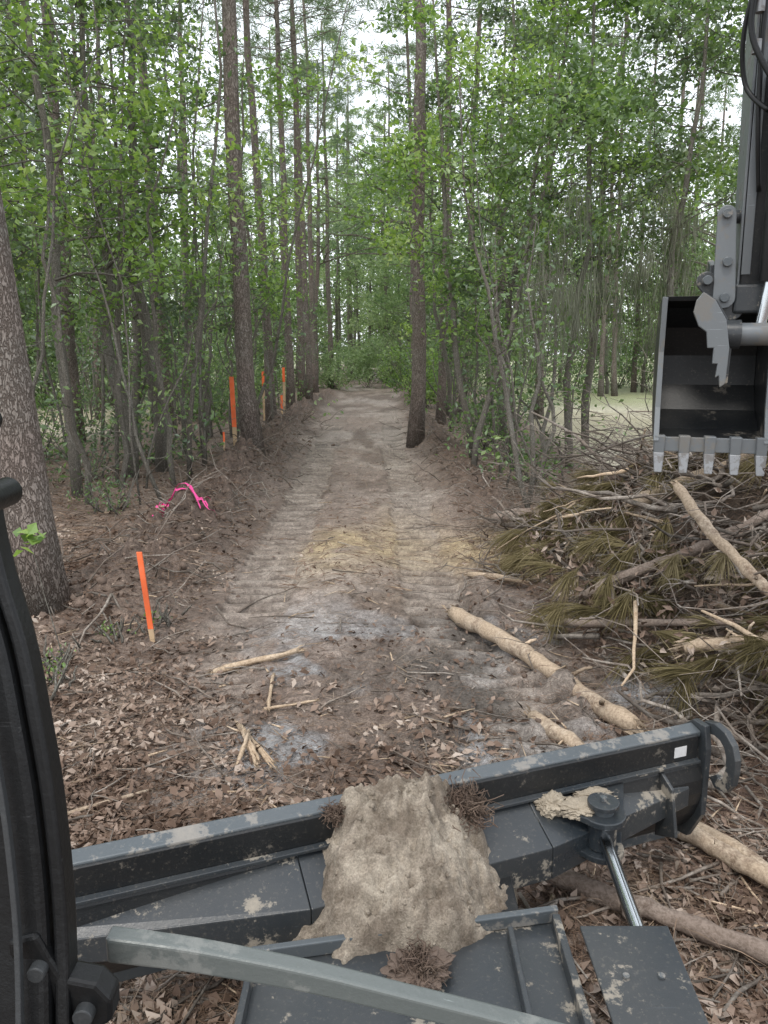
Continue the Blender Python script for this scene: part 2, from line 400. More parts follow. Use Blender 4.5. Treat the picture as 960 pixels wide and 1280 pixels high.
chunk('log',gl(1.55,5.7,.3),gl(2.9,5.3,.45),.045,PLOG,10,33,10,extra=4)
chunk('log',gl(2.6,7.9,.45),gl(3.7,6.9,.5),.05,PLOG,10,34,10,extra=4)
chunk('log',gl(1.9,4.6,.3),gl(3.0,4.3,.4),.045,LOGM,10,35,10,extra=4)

# ------------------------------------------------------------ brush pile
b=B();rb=np.random.default_rng(33)
cnt=0
while cnt<1750:
    xx=rb.uniform(1.1,5.8);yy=rb.uniform(2.8,10.8)
    pv=float(pile(xx,yy))
    if pv<.01 and not(xx>1.55 and 2.6<yy<6 and rb.random()<.5): continue
    L=rb.uniform(.3,1.6);az=rb.uniform(0,6.28)
    if xx+math.cos(az)*L<1.25+.1*max(0,yy-6) and yy<7: continue
    cnt+=1
    z=hz(xx,yy)+rb.uniform(.0,.48)*min(1,pv*5+.25)
    P=twig(b,(xx,yy,z),az,L,rb.choice([.005,.009,.015,.024],p=[.38,.32,.2,.10]),0,rb,tilt=rb.normal()*.3,bend=.35,k=6,n=8)
    for j in range(rb.integers(0,6)):
        q=P[rb.integers(2,7)]
        twig(b,q,az+rb.normal()*.8,L*.35,.004,0,rb,tilt=rb.normal()*.5,bend=.4,k=4,n=5)
for i in range(170):
    xx=rb.uniform(1.6,5.);yy=rb.uniform(3.4,10.)
    if pile(xx,yy)<.03: continue
    twig(b,(xx,yy,hz(xx,yy)+rb.uniform(.15,.5)),rb.uniform(0,6.28),rb.uniform(.2,.9),rb.uniform(.008,.024),3,rb,tilt=rb.normal()*.35,bend=.12,k=6,n=6)
for i in range(430):
    while True:
        xx=rb.uniform(1.3,5.2);yy=rb.uniform(3.2,10.4)
        if pile(xx,yy)>.01 or (xx>1.6 and 3.6<yy<6 and rb.random()<.3):break
    p=np.array([xx,yy,hz(xx,yy)+rb.uniform(.12,.52)])
    az=rb.uniform(2.2,4.4) if rb.random()<.6 else rb.uniform(0,6.28)
    d=np.array([math.cos(az),math.sin(az),rb.uniform(-.6,.3)]);L=rb.uniform(.08,.25)
    m=120;t=rb.random(m)
    base=p[None]+d[None]*(t*L)[:,None]
    dd=d[None]*rb.uniform(1.,2.2)+rb.normal(size=(m,3))*.36-np.array([0,0,.45])
    b.needles(base,dd,.2+.14*rb.random(m),.0055,1,rb)
n=15000;xx=rb.uniform(1.2,5.6,n);yy=rb.uniform(3.,10.5,n)
k=(pile(xx,yy)>.01)&(fbm(xx*1.5,yy*1.5,55)>-.15);xx=xx[k];yy=yy[k];n=len(xx)
b.leaves(np.stack([xx,yy,H(xx,yy)+.46*rb.random(n)],1),.07,asp=.45,up=.2,m=4,r=rb)
n=26000;xx=rb.uniform(1.1,5.6,n);yy=rb.uniform(2.2,10.5,n)
k=(pile(xx,yy)>.01)|(rb.random(n)<.25);xx=xx[k];yy=yy[k];n=len(xx)
d=rb.normal(size=(n,3));d[:,2]*=.35
b.needles(np.stack([xx,yy,H(xx,yy)+.1*rb.random(n)],1),d,.12+.15*rb.random(n),.004,2,rb)
b.obj('brush_pile',[BRANCH,NEEDD,STRAW,SPLIT,LITTER],smooth=[0,3],origin=(3.4,6.4,0))

# ------------------------------------------------------------ trees
def trunk_path(base,Ht,lean,wob,r,n=10):
    s=np.linspace(0,1,n);b0=np.array(base,float)
    P=np.stack([b0[0]+lean[0]*s+np.cumsum(r.normal(size=n))*wob,b0[1]+lean[1]*s+np.cumsum(r.normal(size=n))*wob,b0[2]+Ht*s],1)
    P[0]=b0-np.array([0,0,.15]);return P
def interp(P,s):
    n=len(P)-1;f=min(max(s*n,0),n-1e-6);i=int(f);return P[i]*(1-f+i)+P[i+1]*(f-i)

def pine(b,base,Ht,lean,r0,crown0,seed,tuftw=.025,nb=34,tn=16,tufts=9,k=10,stubs=14,wide=1.):
    r=np.random.default_rng(seed)
    P=trunk_path(base,Ht,lean,.03,r,16);s=np.linspace(0,1,16)
    R=r0*(1-.72*s);R[0]*=1.3;R[1]*=1.0
    b.tube(P,R,k,0,.03,True,seed)
    for i in range(stubs):
        t=r.uniform(.12,crown0);q=interp(P,t);az=r.uniform(0,6.28);L=r.uniform(.15,1.1)
        twig(b,q,az,L,.014,0,r,tilt=r.uniform(-.3,.3),bend=.3,k=4,n=4)
    for i in range(nb):
        t=crown0+(1-crown0)*(i+r.random())/nb;q=interp(P,t);az=r.uniform(0,6.28)
        L=wide*(Ht*.17)*(1.15-(t-crown0)/(1-crown0))*r.uniform(.6,1.2)+.4
        up=r.uniform(0,.45)
        bp=twig(b,q,az,L,.035*(1.2-t)*wide,0,r,tilt=up,bend=.2,k=4,n=6)
        for j in range(tufts):
            c=interp(bp,r.uniform(.4,1.))+r.normal(size=3)*np.array([.3,.3,.18])*L*.35
            dd=r.normal(size=(tn,3))+np.array([math.cos(az),math.sin(az),.5])*.5
            b.needles(np.tile(c,(tn,1)),dd,.26+.14*r.random(tn),tuftw,1,r)

def broad(b,base,Ht,lean,r0,c0,cr,nb,nl,ls,seed,spread=.28,m=1,k=7,zsq=.6,wob=.05,asp=.6):
    r=np.random.default_rng(seed)
    P=trunk_path(base,Ht,lean,wob,r,12);s=np.linspace(0,1,12)
    b.tube(P,r0*(1-.85*s)+.006,k,0,.03,True,seed)
    per=max(1,nl//(nb*4))
    for i in range(nb):
        t=c0+(1-c0)*(i+r.random())/nb;q=interp(P,t);az=r.uniform(0,6.28)
        u=(t-c0)/(1-c0+1e-6);L=cr*(.45+.75*math.sin(math.pi*min(1,.15+.8*u)))*r.uniform(.5,1.15)
        bp=twig(b,q,az,L,r0*.28*(1.2-t),0,r,tilt=r.uniform(.05,.7),bend=.3,k=4,n=6)
        for j in range(3):
            st=interp(bp,r.uniform(.35,.95));a2=az+r.normal()*.9;l2=L*r.uniform(.25,.5)
            b2=twig(b,st,a2,l2,.007,0,r,tilt=r.uniform(-.3,.4),bend=.3,k=3,n=4)
            pp=int(per*r.uniform(.3,1.9))
            sp=spread*r.uniform(.5,1.1)
            c=b2[r.integers(1,4,pp)]+r.normal(size=(pp,3))*np.array([sp,sp,sp*zsq])
            b.leaves(c,ls,asp,.5,m,r)
        c=bp[r.integers(2,6,per)]+r.normal(size=(per,3))*np.array([spread,spread,spread*zsq])
        b.leaves(c,ls,asp,.5,m,r)

for i,(x,y,Ht,lx,r0,s) in enumerate([(-2.39,14.05,17,-.42,.165,1),(.74,18.6,19,-.1,.18,2),(-3.2,22.,18,-.4,.14,3),(-3.25,27,18,-.35,.14,4),(-3.5,33,19,-.3,.16,5),(1.75,24.,19,.1,.14,6),(-3.55,40,20,-.2,.17,7),(2.9,29,19,.2,.15,8),(-2.9,30,19,-.5,.13,9),(-3.2,47,20,-.3,.17,10),(1.5,40,17,.1,.14,11),(1.35,33,16,-.5,.15,12),(-3.9,44,17,.3,.15,13),(-5.6,20,18,-.3,.15,9.5),(-7.2,18,18,.2,.16,8.5),(5.2,26,18,.1,.15,7.5)]):
    b=B();z=hz(x,y);pine(b,(x,y,z),Ht,(lx,0),r0,.6 if s<11 else .38,int(100+s*2) if s!=int(s) else int(100+s),k=14,wide=1. if s<11 else 1.5,nb=34 if s<11 else 40)
    b.obj('pine_tree',[BARKP,NEED],smooth=[0],origin=(x,y,z))
b=B();z=hz(-2.93,6.3);r=np.random.default_rng(3)
P=trunk_path((-2.93,6.3,z),13,(-.9,.2),.012,r,18);s=np.linspace(0,1,18)
R=.20*(1-.5*s);R[0]*=1.3;b.tube(P,R,20,0,.02,True,4)
for i in range(26):
    q=interp(P,.6+.4*i/26);bp=twig(b,q,r.uniform(0,6.28),1.8,.03,0,r,tilt=.3,k=4)
    for j in range(8):
        c=interp(bp,r.uniform(.4,1));b.needles(np.tile(c,(14,1)),r.normal(size=(14,3)),.3,.02,1,r)
b.obj('pine_tree',[BARKP,NEED],smooth=[0],origin=(-2.93,6.3,z))

left=[(-4.45,11,9,(-.1,0),.08,.28,1.6,18,3000,.105,LEAFB),(-4.2,12.7,8.5,(-.5,.1),.10,.34,1.6,18,3000,.11,LEAFB),(-3.9,13.4,9.5,(-.5,0),.125,.34,1.5,18,2600,.105,LEAF),
 (-5.6,9.6,8,(.2,0),.07,.32,1.6,16,2500,.10,LEAFB),(-6.6,12,10,(.3,0),.10,.28,2.1,20,3200,.11,LEAFD),(-3.4,17.5,8,(-.2,0),.06,.32,1.4,16,2200,.11,LEAFB),
 (-5.0,15.5,10,(-.4,0),.09,.24,1.9,20,3400,.11,LEAFD),(-3.25,11.8,5.5,(.1,0),.04,.45,1.0,14,1200,.10,LEAFB),(-7.5,16,11,(0,0),.12,.22,2.4,22,3600,.12,LEAFD),
 (-4.3,19,9,(0,0),.08,.2,1.7,20,3000,.12,LEAF),(-5.2,8.2,6.5,(-.4,0),.045,.45,1.2,12,1200,.095,LEAFB),(-8.5,12.5,11,(.2,0),.12,.22,2.5,20,3400,.12,LEAFD)]
for i,(x,y,Ht,ln,r0,c0,cr,nb,nl,ls,lm) in enumerate(left):
    b=B();z=hz(x,y);broad(b,(x,y,z),Ht,ln,r0,c0,cr,nb,nl,ls,200+i,wob=.08)
    b.obj('broadleaf_tree',[BARKG,lm],smooth=[0],origin=(x,y,z))
right=[(1.56,13.4,6.5,(2.0,.3),.055,.42,1.5,20,3600,.10,LEAF),(1.7,14.5,8,(-.2,.2),.065,.34,1.4,18,2900,.10,LEAFB),(2.6,15.5,9,(.4,0),.08,.26,1.9,26,5200,.11,LEAFB),
 (3.6,14.8,9,(.5,0),.08,.33,2.0,28,6000,.10,LEAFD),(5.3,14.5,9,(.3,-.2),.08,.36,2.2,28,6200,.10,LEAF),(7.6,14.5,10,(0,0),.12,.38,2.5,24,5200,.10,LEAFD),
 (3.0,19,11,(.2,0),.10,.3,2.2,24,4800,.12,LEAFD),(6.0,30,13,(0,0),.13,.3,2.8,24,4400,.14,LEAF),(10.5,24,13,(0,0),.15,.33,3.0,24,5000,.13,LEAFD),
 (1.9,21.5,9,(-.2,0),.06,.18,1.5,18,3000,.12,LEAF),(9.5,12.5,11,(-.4,0),.14,.38,2.8,22,4800,.11,LEAFD),(2.2,27,10,(-.3,0),.08,.15,1.9,20,3400,.13,LEAFB),(4.6,17.5,12,(.2,0),.09,.36,2.4,26,5200,.12,LEAFB)]
for i,(x,y,Ht,ln,r0,c0,cr,nb,nl,ls,lm) in enumerate(right):
    b=B();z=hz(x,y);broad(b,(x,y,z),Ht,ln,r0,c0,cr,nb,nl,ls,300+i,wob=.09)
    b.obj('broadleaf_tree',[BARKG,lm],smooth=[0],origin=(x,y,z))

b=B();r=np.random.default_rng(44)
for i in range(135):
    side=r.random()<.74
    y=r.uniform(9.5,34)
    x=(-2.9-abs(r.normal())*3.2*(y/14)) if side else (1.9+abs(r.normal())*.7*(y/14))
    z=hz(x,y);Hh=r.uniform(3,9) if side else r.uniform(2.5,6);P=trunk_path((x,y,z),Hh,(r.normal()*.9,r.normal()*.5),.09,r,10)
    R=r.uniform(.014,.05)*(1-.8*np.linspace(0,1,10));b.tube(P,R,6,0,.03,True,i)
    for j in range(10):
        q=interp(P,r.uniform(.1,1))
        tp=twig(b,q,r.uniform(0,6.28),r.uniform(.3,1.2),.008,0,r,tilt=r.uniform(-.1,.8),bend=.4,k=3,n=5)
        if r.random()<.7:
            c=tp[r.integers(1,5,22)]+r.normal(size=(22,3))*.16;b.leaves(c,.09,.55,.5,1,r)
b.obj('sapling_thicket',[BARKG,LEAF],smooth=[0])

b=B();r=np.random.default_rng(45)
for i in range(44):
    y=r.uniform(24,62);side=r.random()<.62
    if not side: y=r.uniform(36,62)
    x=(-4.2-r.random()*y*.42) if side else (3.0+r.random()*y*.4)
    pine(b,(x,y,0),r.uniform(15,22),(r.normal()*.4,0),r.uniform(.1,.17),r.uniform(.45,.65),500+i,tuftw=.045,nb=20,tn=10,tufts=7,k=7,stubs=6)
b.obj('pine_woods',[BARKP,NEED],smooth=[0])
b=B()
for i in range(38):
    side=r.random()<.55;y=r.uniform(26,60) if side else r.uniform(40,60)
    x=(-4.6-r.random()*y*.45) if side else (2.8+r.random()*y*.45)
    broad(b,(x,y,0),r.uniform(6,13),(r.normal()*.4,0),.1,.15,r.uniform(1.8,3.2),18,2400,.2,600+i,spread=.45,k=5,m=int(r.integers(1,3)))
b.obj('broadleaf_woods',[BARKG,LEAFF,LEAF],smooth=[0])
b=B()
for i,(x,y,h) in enumerate([(-1.2,62,15),(1.2,66,17),(-3.5,60,13),(2.5,63,15),(-.3,74,18),(-5,72,15),(4,75,16),(1.8,55,8),(-2.2,68,19),(2.6,52,14)]):
    broad(b,(x,y,0),h,(0,0),.14,.08,2.9,26,4400,.23,700+i,spread=.55,k=5,m=1)
for i in range(64):
    x=r.uniform(-85,85);y=r.uniform(85,115)
    broad(b,(x,y,0),r.uniform(10,17),(0,0),.2,.06,r.uniform(3.5,5.5),14,1400,.55,800+i,spread=1.0,k=4,m=1)
for i in range(22):
    x=r.uniform(-12,12);y=r.uniform(60,84)
    pine(b,(x,y,0),r.uniform(19,25),(0,0),.2,.45,900+i,tuftw=.09,nb=22,tn=10,tufts=7,k=6,stubs=3)
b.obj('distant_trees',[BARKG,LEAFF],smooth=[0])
b=B();r=np.random.default_rng(47)
for i in range(66):
    side=i%2
    if side: y=r.uniform(20,46);x=-4.8-r.random()*y*.5;h=r.uniform(1.6,4.2)
    else: y=r.uniform(42,56);x=3.2+r.random()*y*.5;h=r.uniform(2.5,5.5)
    rx=r.uniform(1.2,2.4);nc=22;nl=620
    cc=np.stack([x+r.normal(size=nc)*rx*.6,y+r.normal(size=nc)*rx*.5,h*(.12+.88*r.random(nc))],1)
    for j in range(5): twig(b,(x,y,0),r.uniform(0,6.28),h*.8,.02,0,r,tilt=r.uniform(.8,2.5),k=4)
    c=cc[r.integers(0,nc,nl)]+r.normal(size=(nl,3))*rx*.2;c[:,2]=np.maximum(c[:,2],.05)
    b.leaves(c,.17,.55,.4,int(r.integers(1,4)),r)
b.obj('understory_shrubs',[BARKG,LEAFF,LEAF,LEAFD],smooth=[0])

def shrub(name,x,y,rx,h,nl,ls,lm,seed):
    b=B();r=np.random.default_rng(seed);z=hz(x,y)
    for i in range(14):
        P=twig(b,(x+r.normal()*.1,y+r.normal()*.1,z),r.uniform(0,6.28),h*.8,.012,0,r,tilt=r.uniform(.6,2),bend=.3,k=4)
    nc=26;cc=np.stack([x+r.normal(size=nc)*rx*.45,y+r.normal(size=nc)*rx*.45,z+h*(.15+.8*r.random(nc))],1)
    c=cc[r.integers(0,nc,nl)]+r.normal(size=(nl,3))*rx*.16
    c[:,2]=np.maximum(c[:,2],z+.03)
    b.leaves(c,ls,.5,.35,1,r)
    b.obj(name,[BARKG,lm],smooth=[0],origin=(x,y,z))
for i,(x,y,rx,h,nl,ls,lm) in enumerate([(-2.9,46,1.6,2.2,2200,.16,LEAFF),(-1.0,50,2.0,3.0,2800,.18,LEAFF),(1.2,44,1.4,2.4,2200,.16,LEAFB),(1.6,36,1.2,2.4,2000,.14,LEAF),(1.7,31,1.1,2.2,2000,.14,LEAFB),
   (-4.6,30,1.3,1.6,1400,.13,LEAF),(-5.5,24,1.3,1.4,1400,.12,LEAF),(2.3,17.5,.8,1.3,1100,.09,LEAF),
   (-4.8,12.5,.9,.9,700,.07,LEAFD),(-6.3,10.8,1.0,.9,700,.07,LEAF),(-4.3,14.2,.9,1.0,800,.08,LEAFD),(-6.8,14.8,1.2,1.3,1000,.09,LEAF),(-3.6,9.8,.5,.4,260,.05,LEAF),(2.5,12.8,.7,.8,600,.08,LEAF),(0,58,2.5,3,2600,.2,LEAFF)]):
    shrub('shrub',x,y,rx,h,nl,ls,lm,950+i)
for i,(x,y,n) in enumerate([(-2.15,5.7,40),(-2.35,5.2,26),(-1.9,6.1,20),(-2.2,4.75,50)]):
    shrub('seedling_plant',x,y,.12,.12 if i<3 else .18,n,.035,LEAFB,980+i)
b=B();r=np.random.default_rng(99);z=hz(-2.3,5.2)
P=twig(b,(-2.30,5.2,z),2.6,.28,.006,0,r,tilt=3.2,bend=.1,k=5)
c=P[-1]+r.normal(size=(16,3))*.06;b.leaves(c,.11,.7,.9,1,r)
b.obj('maple_sapling',[BARKG,LEAFB],smooth=[0],origin=(-2.3,5.2,z))

b=B();r=np.random.default_rng(66)
cl_=[(r.uniform(.17,.40),r.uniform(11.5,16.5),r.uniform(2.6,5.2)) for i in range(40)]
for i in range(250):
    a,y,z=cl_[r.integers(0,40)];y+=r.normal()*.25;x=a*y+r.normal()*.3;z+=r.normal()*.3
    L=r.uniform(.2,.95);m=int(12+L*18)
    base=np.array([x,y,z])+r.normal(size=(m,3))*np.array([.11,.11,.12])
    d=np.tile([0,0,-1.],(m,1))+r.normal(size=(m,3))*.18
    ll=L*r.uniform(.2,1,m)
    b.needles(base,d,ll,.012,0,r)
b.obj('spanish_moss',[MOSS])

# ------------------------------------------------------------ stakes & tape
def plain(name,c,rough=.7,metal=0,dirt=.3,dc=(.25,.2,.15),sc=12,spec=.4,bd=.002):
    m,nt,o=mat(name);co=coords(nt)
    n1=noise(nt,co,sc,6,.7);n2=noise(nt,co,sc*.25,4)
    f=ramp(nt,n1,[(.45,(0,0,0)),(.75,(dirt,dirt,dirt))])
    cc=mix(nt,f,c,dc)
    cc=mix(nt,1.,cc,ramp(nt,n2,[(.3,(.75,.75,.75)),(.7,(1.2,1.2,1.2))]),'MULTIPLY')
    principled(nt,o,cc,rough,metal,bump(nt,n1,bd),spec);return m
ORANGE=plain('orange_paint',(.85,.16,.05),.6,0,.25)
PINK=plain('pink_tape',(.9,.08,.34),.5,0,.05)
STAKEW=plain('stake_wood',(.5,.36,.22),.9,0,.4)
SOIL=plain('dark_soil',(.17,.128,.103),.95,0,.6,(.10,.075,.06),30,.2,.01)
b=B();r=np.random.default_rng(71)
for i in range(1500):
    q=r.random()
    if q<.62: yy=r.uniform(5.5,20);xx=pathc(yy)-2.0+r.normal()*.4
    elif q<.85: yy=r.uniform(8.5,20);xx=pathc(yy)+1.95+r.normal()*.35
    else: yy=r.uniform(3.6,7);xx=.85+r.normal()*.4
    R=.008+.032*r.random()**3*(1.6 if q<.85 else .6)
    p=np.array([xx,yy,hz(xx,yy)+R*.1]);d=r.normal(size=3);d[2]*=.3;d/=np.linalg.norm(d)
    s=np.array([-1,-.45,.4,1.])[:,None]
    b.tube(p+d*s*R,np.array([.35,.85,.75,.3])*R,6,0,.28,True,i)
b.obj('soil_clods',[SOIL],smooth=False)

def prism(name,A,Bp,mt,parent=None,bev=.004,seg=2,smooth=False):
    bm=bmesh.new();n=len(A)
    va=[bm.verts.new(p) for p in A];vb=[bm.verts.new(p) for p in Bp]
    bm.faces.new(va[::-1]);bm.faces.new(vb)
    side=[]
    for i in range(n):
        f=bm.faces.new((va[i],va[(i+1)%n],vb[(i+1)%n],vb[i]));side.append(f)
    bmesh.ops.recalc_face_normals(bm,faces=bm.faces)
    if smooth:
        for f in side:f.smooth=True
        for e in bm.edges:
            if any(not f.smooth for f in e.link_faces): e.smooth=False
    me=bpy.data.meshes.new(name);bm.to_mesh(me);bm.free()
    me.materials.append(mt)
    ob=bpy.data.objects.new(name,me);scene.collection.objects.link(ob)
    if parent: ob.parent=parent
    if bev:
        md=ob.modifiers.new('bev','BEVEL');md.width=bev;md.segments=seg;md.limit_method='ANGLE';md.angle_limit=math.radians(40)
    return ob
def cyl(name,p0,p1,r,mt,parent=None,k=28,r2=None,bev=.0):
    p0=Vector(p0);p1=Vector(p1);d=(p1-p0).normalized()
    a=d.orthogonal().normalized();c=d.cross(a);r2=r if r2 is None else r2
    A=[p0+(a*math.cos(t)+c*math.sin(t))*r for t in [2*math.pi*i/k for i in range(k)]]
    Bq=[p1+(a*math.cos(t)+c*math.sin(t))*r2 for t in [2*math.pi*i/k for i in range(k)]]
    return prism(name,A,Bq,mt,parent,bev,2,True)
def box(name,lo,hi,mt,parent=None,bev=.004):
    x0,y0,z0=lo;x1,y1,z1=hi
    return prism(name,[(x0,y0,z0),(x1,y0,z0),(x1,y1,z0),(x0,y1,z0)],[(x0,y0,z1),(x1,y0,z1),(x1,y1,z1),(x0,y1,z1)],mt,parent,bev)
def empty(name,loc=(0,0,0)):
    e=bpy.data.objects.new(name,None);e.location=loc;scene.collection.objects.link(e);return e
def stake(x,y,h,w,lean,sp=.14,z=None):
    e=empty('survey_stake');z=hz(x,y) if z is None else z
    def sec(t,ww): 
        cx=x+lean*t;return [(cx-ww,y-.008,z+h*t),(cx+ww,y-.008,z+h*t),(cx+ww,y+.008,z+h*t),(cx-ww,y+.008,z+h*t)]
    prism('stake_bottom',sec(-.15,w*.7),sec(sp,w),STAKEW,e,.001)
    prism('stake_top',sec(sp+.002,w),sec(1.,w),ORANGE,e,.002)
stake(-1.83,5.75,.73,.021,-.06)
stake(-3.02,15.6,1.55,.045,-.03,.35)
stake(-3.72,24,1.5,.04,0,.7);stake(-3.15,24.5,1.5,.04,0,.7);stake(-3.1,23.5,.6,.035,0,.3)
stake(-2.75,13.2,.42,.015,0,.6)
b=B();r=np.random.default_rng(5);px,py=-2.5,9.2
for i in range(10):
    n=14;s=np.linspace(0,1,n)
    P=np.stack([px-.3+.6*s+np.cumsum(r.normal(size=n))*.025,py+np.cumsum(r.normal(size=n))*.03+.02*i,np.zeros(n)],1)
    P[:,2]=H(P[:,0],P[:,1])+.04+.05*np.abs(np.sin(s*9+i))
    w=np.stack([np.zeros(n),np.full(n,.014),np.full(n,.014)*np.cos(s*7+i)],1)
    Vv=np.concatenate([P-w,P+w]);q=np.stack([np.arange(n-1),np.arange(1,n),np.arange(1,n)+n,np.arange(n-1)+n],-1)
    b.add(Vv,q,None,0)
b.obj('flagging_tape',[PINK],origin=(px,py,hz(px,py)))
chunk('wood_lath',gl(-2.75,9.25,.12),gl(-2.35,9.45,.16),.02,SPLIT,4,61)

# ------------------------------------------------------------ excavator
EX=empty('excavator')
def paint(name,c,rough,dust,dustc=(.3,.27,.23),th=.56,metal=0.,fine=.2,film=.07,spec=.5):
    m,nt,o=mat(name);co=coords(nt)
    n1=noise(nt,co,5,8,.72);n2=noise(nt,co,70,5,.7);n3=noise(nt,co,2.2,4)
    f=ramp(nt,n1,[(th,(0,0,0)),(th+.03,(dust,dust,dust)),(th+.15,(min(1,dust*1.5),)*3)])
    cc=mix(nt,f,c,dustc)
    fl=ramp(nt,n3,[(.3,(film*.15,)*3),(.7,(film,)*3)])
    cc=mix(nt,fl,cc,dustc)
    f2=ramp(nt,n2,[(.56,(0,0,0)),(.75,(fine,fine,fine))])
    cc=mix(nt,f2,cc,dustc)
    scn=noise(nt,coords(nt,(3,60,60)),3,3)
    cc=mix(nt,ramp(nt,scn,[(.68,(0,0,0)),(.73,(.4,.4,.4))]),cc,tuple(min(1,x*2.5+.05) for x in c))
    rr=N(nt,'ShaderNodeMapRange');nt.links.new(n3,rr.inputs[0]);rr.inputs[3].default_value=rough-.12;rr.inputs[4].default_value=rough+.2
    ro=mix(nt,f,rr.outputs[0],(.9,.9,.9))
    principled(nt,o,cc,ro,metal,bump(nt,n2,.0008),spec);return m
SLATE=paint('slate_paint',(.018,.025,.032),.28,.6,(.34,.30,.24),th=.565,film=.09)
SLATED=paint('dark_slate_paint',(.008,.010,.012),.34,.35,(.24,.21,.17),th=.59,film=.05,spec=.4)
WORN=paint('worn_steel',(.085,.10,.11),.33,.5,(.34,.31,.27),.53,.3)
GREYP=paint('grey_arm_paint',(.15,.165,.175),.36,.45,(.2,.18,.15),.54,.2)
BLACK=paint('black_trim',(.004,.0045,.005),.36,.0,(.1,.1,.1),.7,fine=.08,film=.02,spec=.35)
TEETH=paint('tooth_steel',(.27,.28,.29),.45,.5,(.15,.13,.11),.5,.5)
BARG=paint('grey_bar',(.12,.135,.13),.3,.35,(.3,.3,.28),.54,.1)
TRIM=paint('dark_grey_trim',(.025,.028,.03),.4,.1,(.15,.15,.15),.6)
m,nt,o=mat('chrome_rod');principled(nt,o,(.55,.58,.6),.18,1.);CHROME=m
STICK=plain('white_label',(.75,.75,.75),.5,0,.3)
MUD=plain('dried_mud',(.36,.31,.24),.95,0,.6,(.24,.2,.155),30,.2,.01)

L=2.60
def BP(s,w,z): return (-1.1+.937*s+.349*w,2.045+.349*s-.937*w,z)
def bpr(name,s0,s1,prof0,mt,prof1=None,bev=.004):
    prof1=prof1 or prof0
    return prism(name,[BP(s0,w,z) for w,z in prof0],[BP(s1,w,z) for w,z in prof1],mt,EX,bev)
zz=np.linspace(.18,.63,9);wf=.03-.11*((zz-.42)/.24)**2
prof=[(w,z) for w,z in zip(wf,zz)]+[(w+.016,z) for w,z in list(zip(wf,zz))[::-1]]
bpr('blade_moldboard',0,L,prof,SLATED)
bpr('blade_cutting_edge',0,L,[(-.10,.12),(-.085,.12),(-.075,.24),(-.092,.24)],WORN)
bpr('blade_top_rail',-.01,L-.03,[(-.045,.640),(.012,.640),(.012,.664),(-.045,.680)],WORN,bev=.005)
bpr('blade_upper_channel',0,L-.05,[(-.04,.545),(.022,.545),(.022,.652),(.0135,.656),(.0135,.639),(-.04,.639)],SLATED,bev=.002)
bpr('blade_channel_lip',0,L-.05,[(.0235,.545),(.045,.54),(.045,.552),(.0235,.557)],SLATE,bev=.002)
end=[(.02,.47),(.05,.44),(.05,.36),(.02,.34)];mid=[(.02,.53),(.2,.45),(.2,.32),(.02,.27)]
bpr('blade_beam_left',.06,.85,end,SLATE,mid)
bpr('blade_beam',.852,1.75,mid,SLATE)
bpr('blade_beam_right',1.752,2.5,mid,SLATE,end)
for s in (1.75,2.36):
    bpr('blade_gusset',s,s+.016,[(.022,.535),(.1,.49),(.14,.3),(.022,.24)],SLATE)
for s0,nm in ((L-.03,'blade_end_plate'),(-.03,'blade_end_plate')):
    bpr(nm,s0,s0+.028,[(-.11,.14),(-.13,.4),(-.1,.64),(-.04,.695),(.03,.695),(.05,.60),(.05,.30),(-.02,.16)],SLATE)
cl=[(.0,.672),(.05,.685),(.095,.675),(.13,.645),(.148,.60),(.150,.55),(.142,.50),(.12,.465),(.085,.462),(.065,.485)]
cl=np.array(cl);tg=np.gradient(cl,axis=0);tg/=np.linalg.norm(tg,axis=1)[:,None];nn=np.stack([-tg[:,1],tg[:,0]],1)
o1=cl+nn*.026;o2=cl-nn*.026
bpr('blade_lift_hook',L+.0,L+.032,[tuple(p) for p in o1]+[tuple(p) for p in o2[::-1]],SLATE,bev=.004)
bpr('blade_label',L-.17,L-.11,[(.0225,.575),(.0245,.575),(.0245,.62),(.0225,.62)],STICK,bev=0)
sp,wp=1.98,.17
def lug(z0,z1,nm,rad=.085):
    pts=[(sp-.17,.03)]+[(sp+rad*math.cos(a),wp+rad*math.sin(a)) for a in np.radians(np.linspace(170,10,14))]+[(sp+.2,.03)]
    prism(nm,[BP(s,w,z0) for s,w in pts],[BP(s,w,z1) for s,w in pts],SLATE,EX,.004)
lug(.50,.525,'cylinder_lug_top');lug(.36,.385,'cylinder_lug_bottom')
cyl('lug_pin',BP(sp,wp,.33),BP(sp,wp,.55),.04,WORN,EX)
cyl('lug_pin_cap',BP(sp,wp,.551),BP(sp,wp,.57),.058,SLATE,EX,bev=.003)
cyl('lug_grease_nipple',BP(sp,wp,.571),BP(sp,wp,.585),.012,WORN,EX)
PX=BP(sp,wp,.44)
cyl('rod_eye',(PX[0],PX[1],.39),(PX[0],PX[1],.497),.055,SLATE,EX)
cyl('cylinder_rod',(PX[0],PX[1]-.03,.445),(.79,1.95,.42),.024,CHROME,EX)
cyl('cylinder_barrel',(.79,2.0,.395),(.74,1.1,.37),.05,BLACK,EX)
prism('cylinder_guard',[(.60,2.05,.468),(.87,2.05,.468),(.83,1.3,.468),(.60,1.3,.468)],[(.60,2.05,.48),(.87,2.05,.48),(.83,1.3,.48),(.60,1.3,.48)],SLATE,EX,.004)
for px_,py_ in ((.68,1.85),(.78,1.85)):
    cyl('guard_bolt',(px_,py_,.4805),(px_,py_,.488),.010,WORN,EX,12,bev=.001)
prism('push_frame_deck',[(-.40,1.99,.30),(.56,2.17,.30),(.56,1.0,.30),(-.40,1.0,.30)],[(-.40,1.99,.40),(.56,2.17,.40),(.56,1.0,.40),(-.40,1.0,.40)],SLATE,EX)
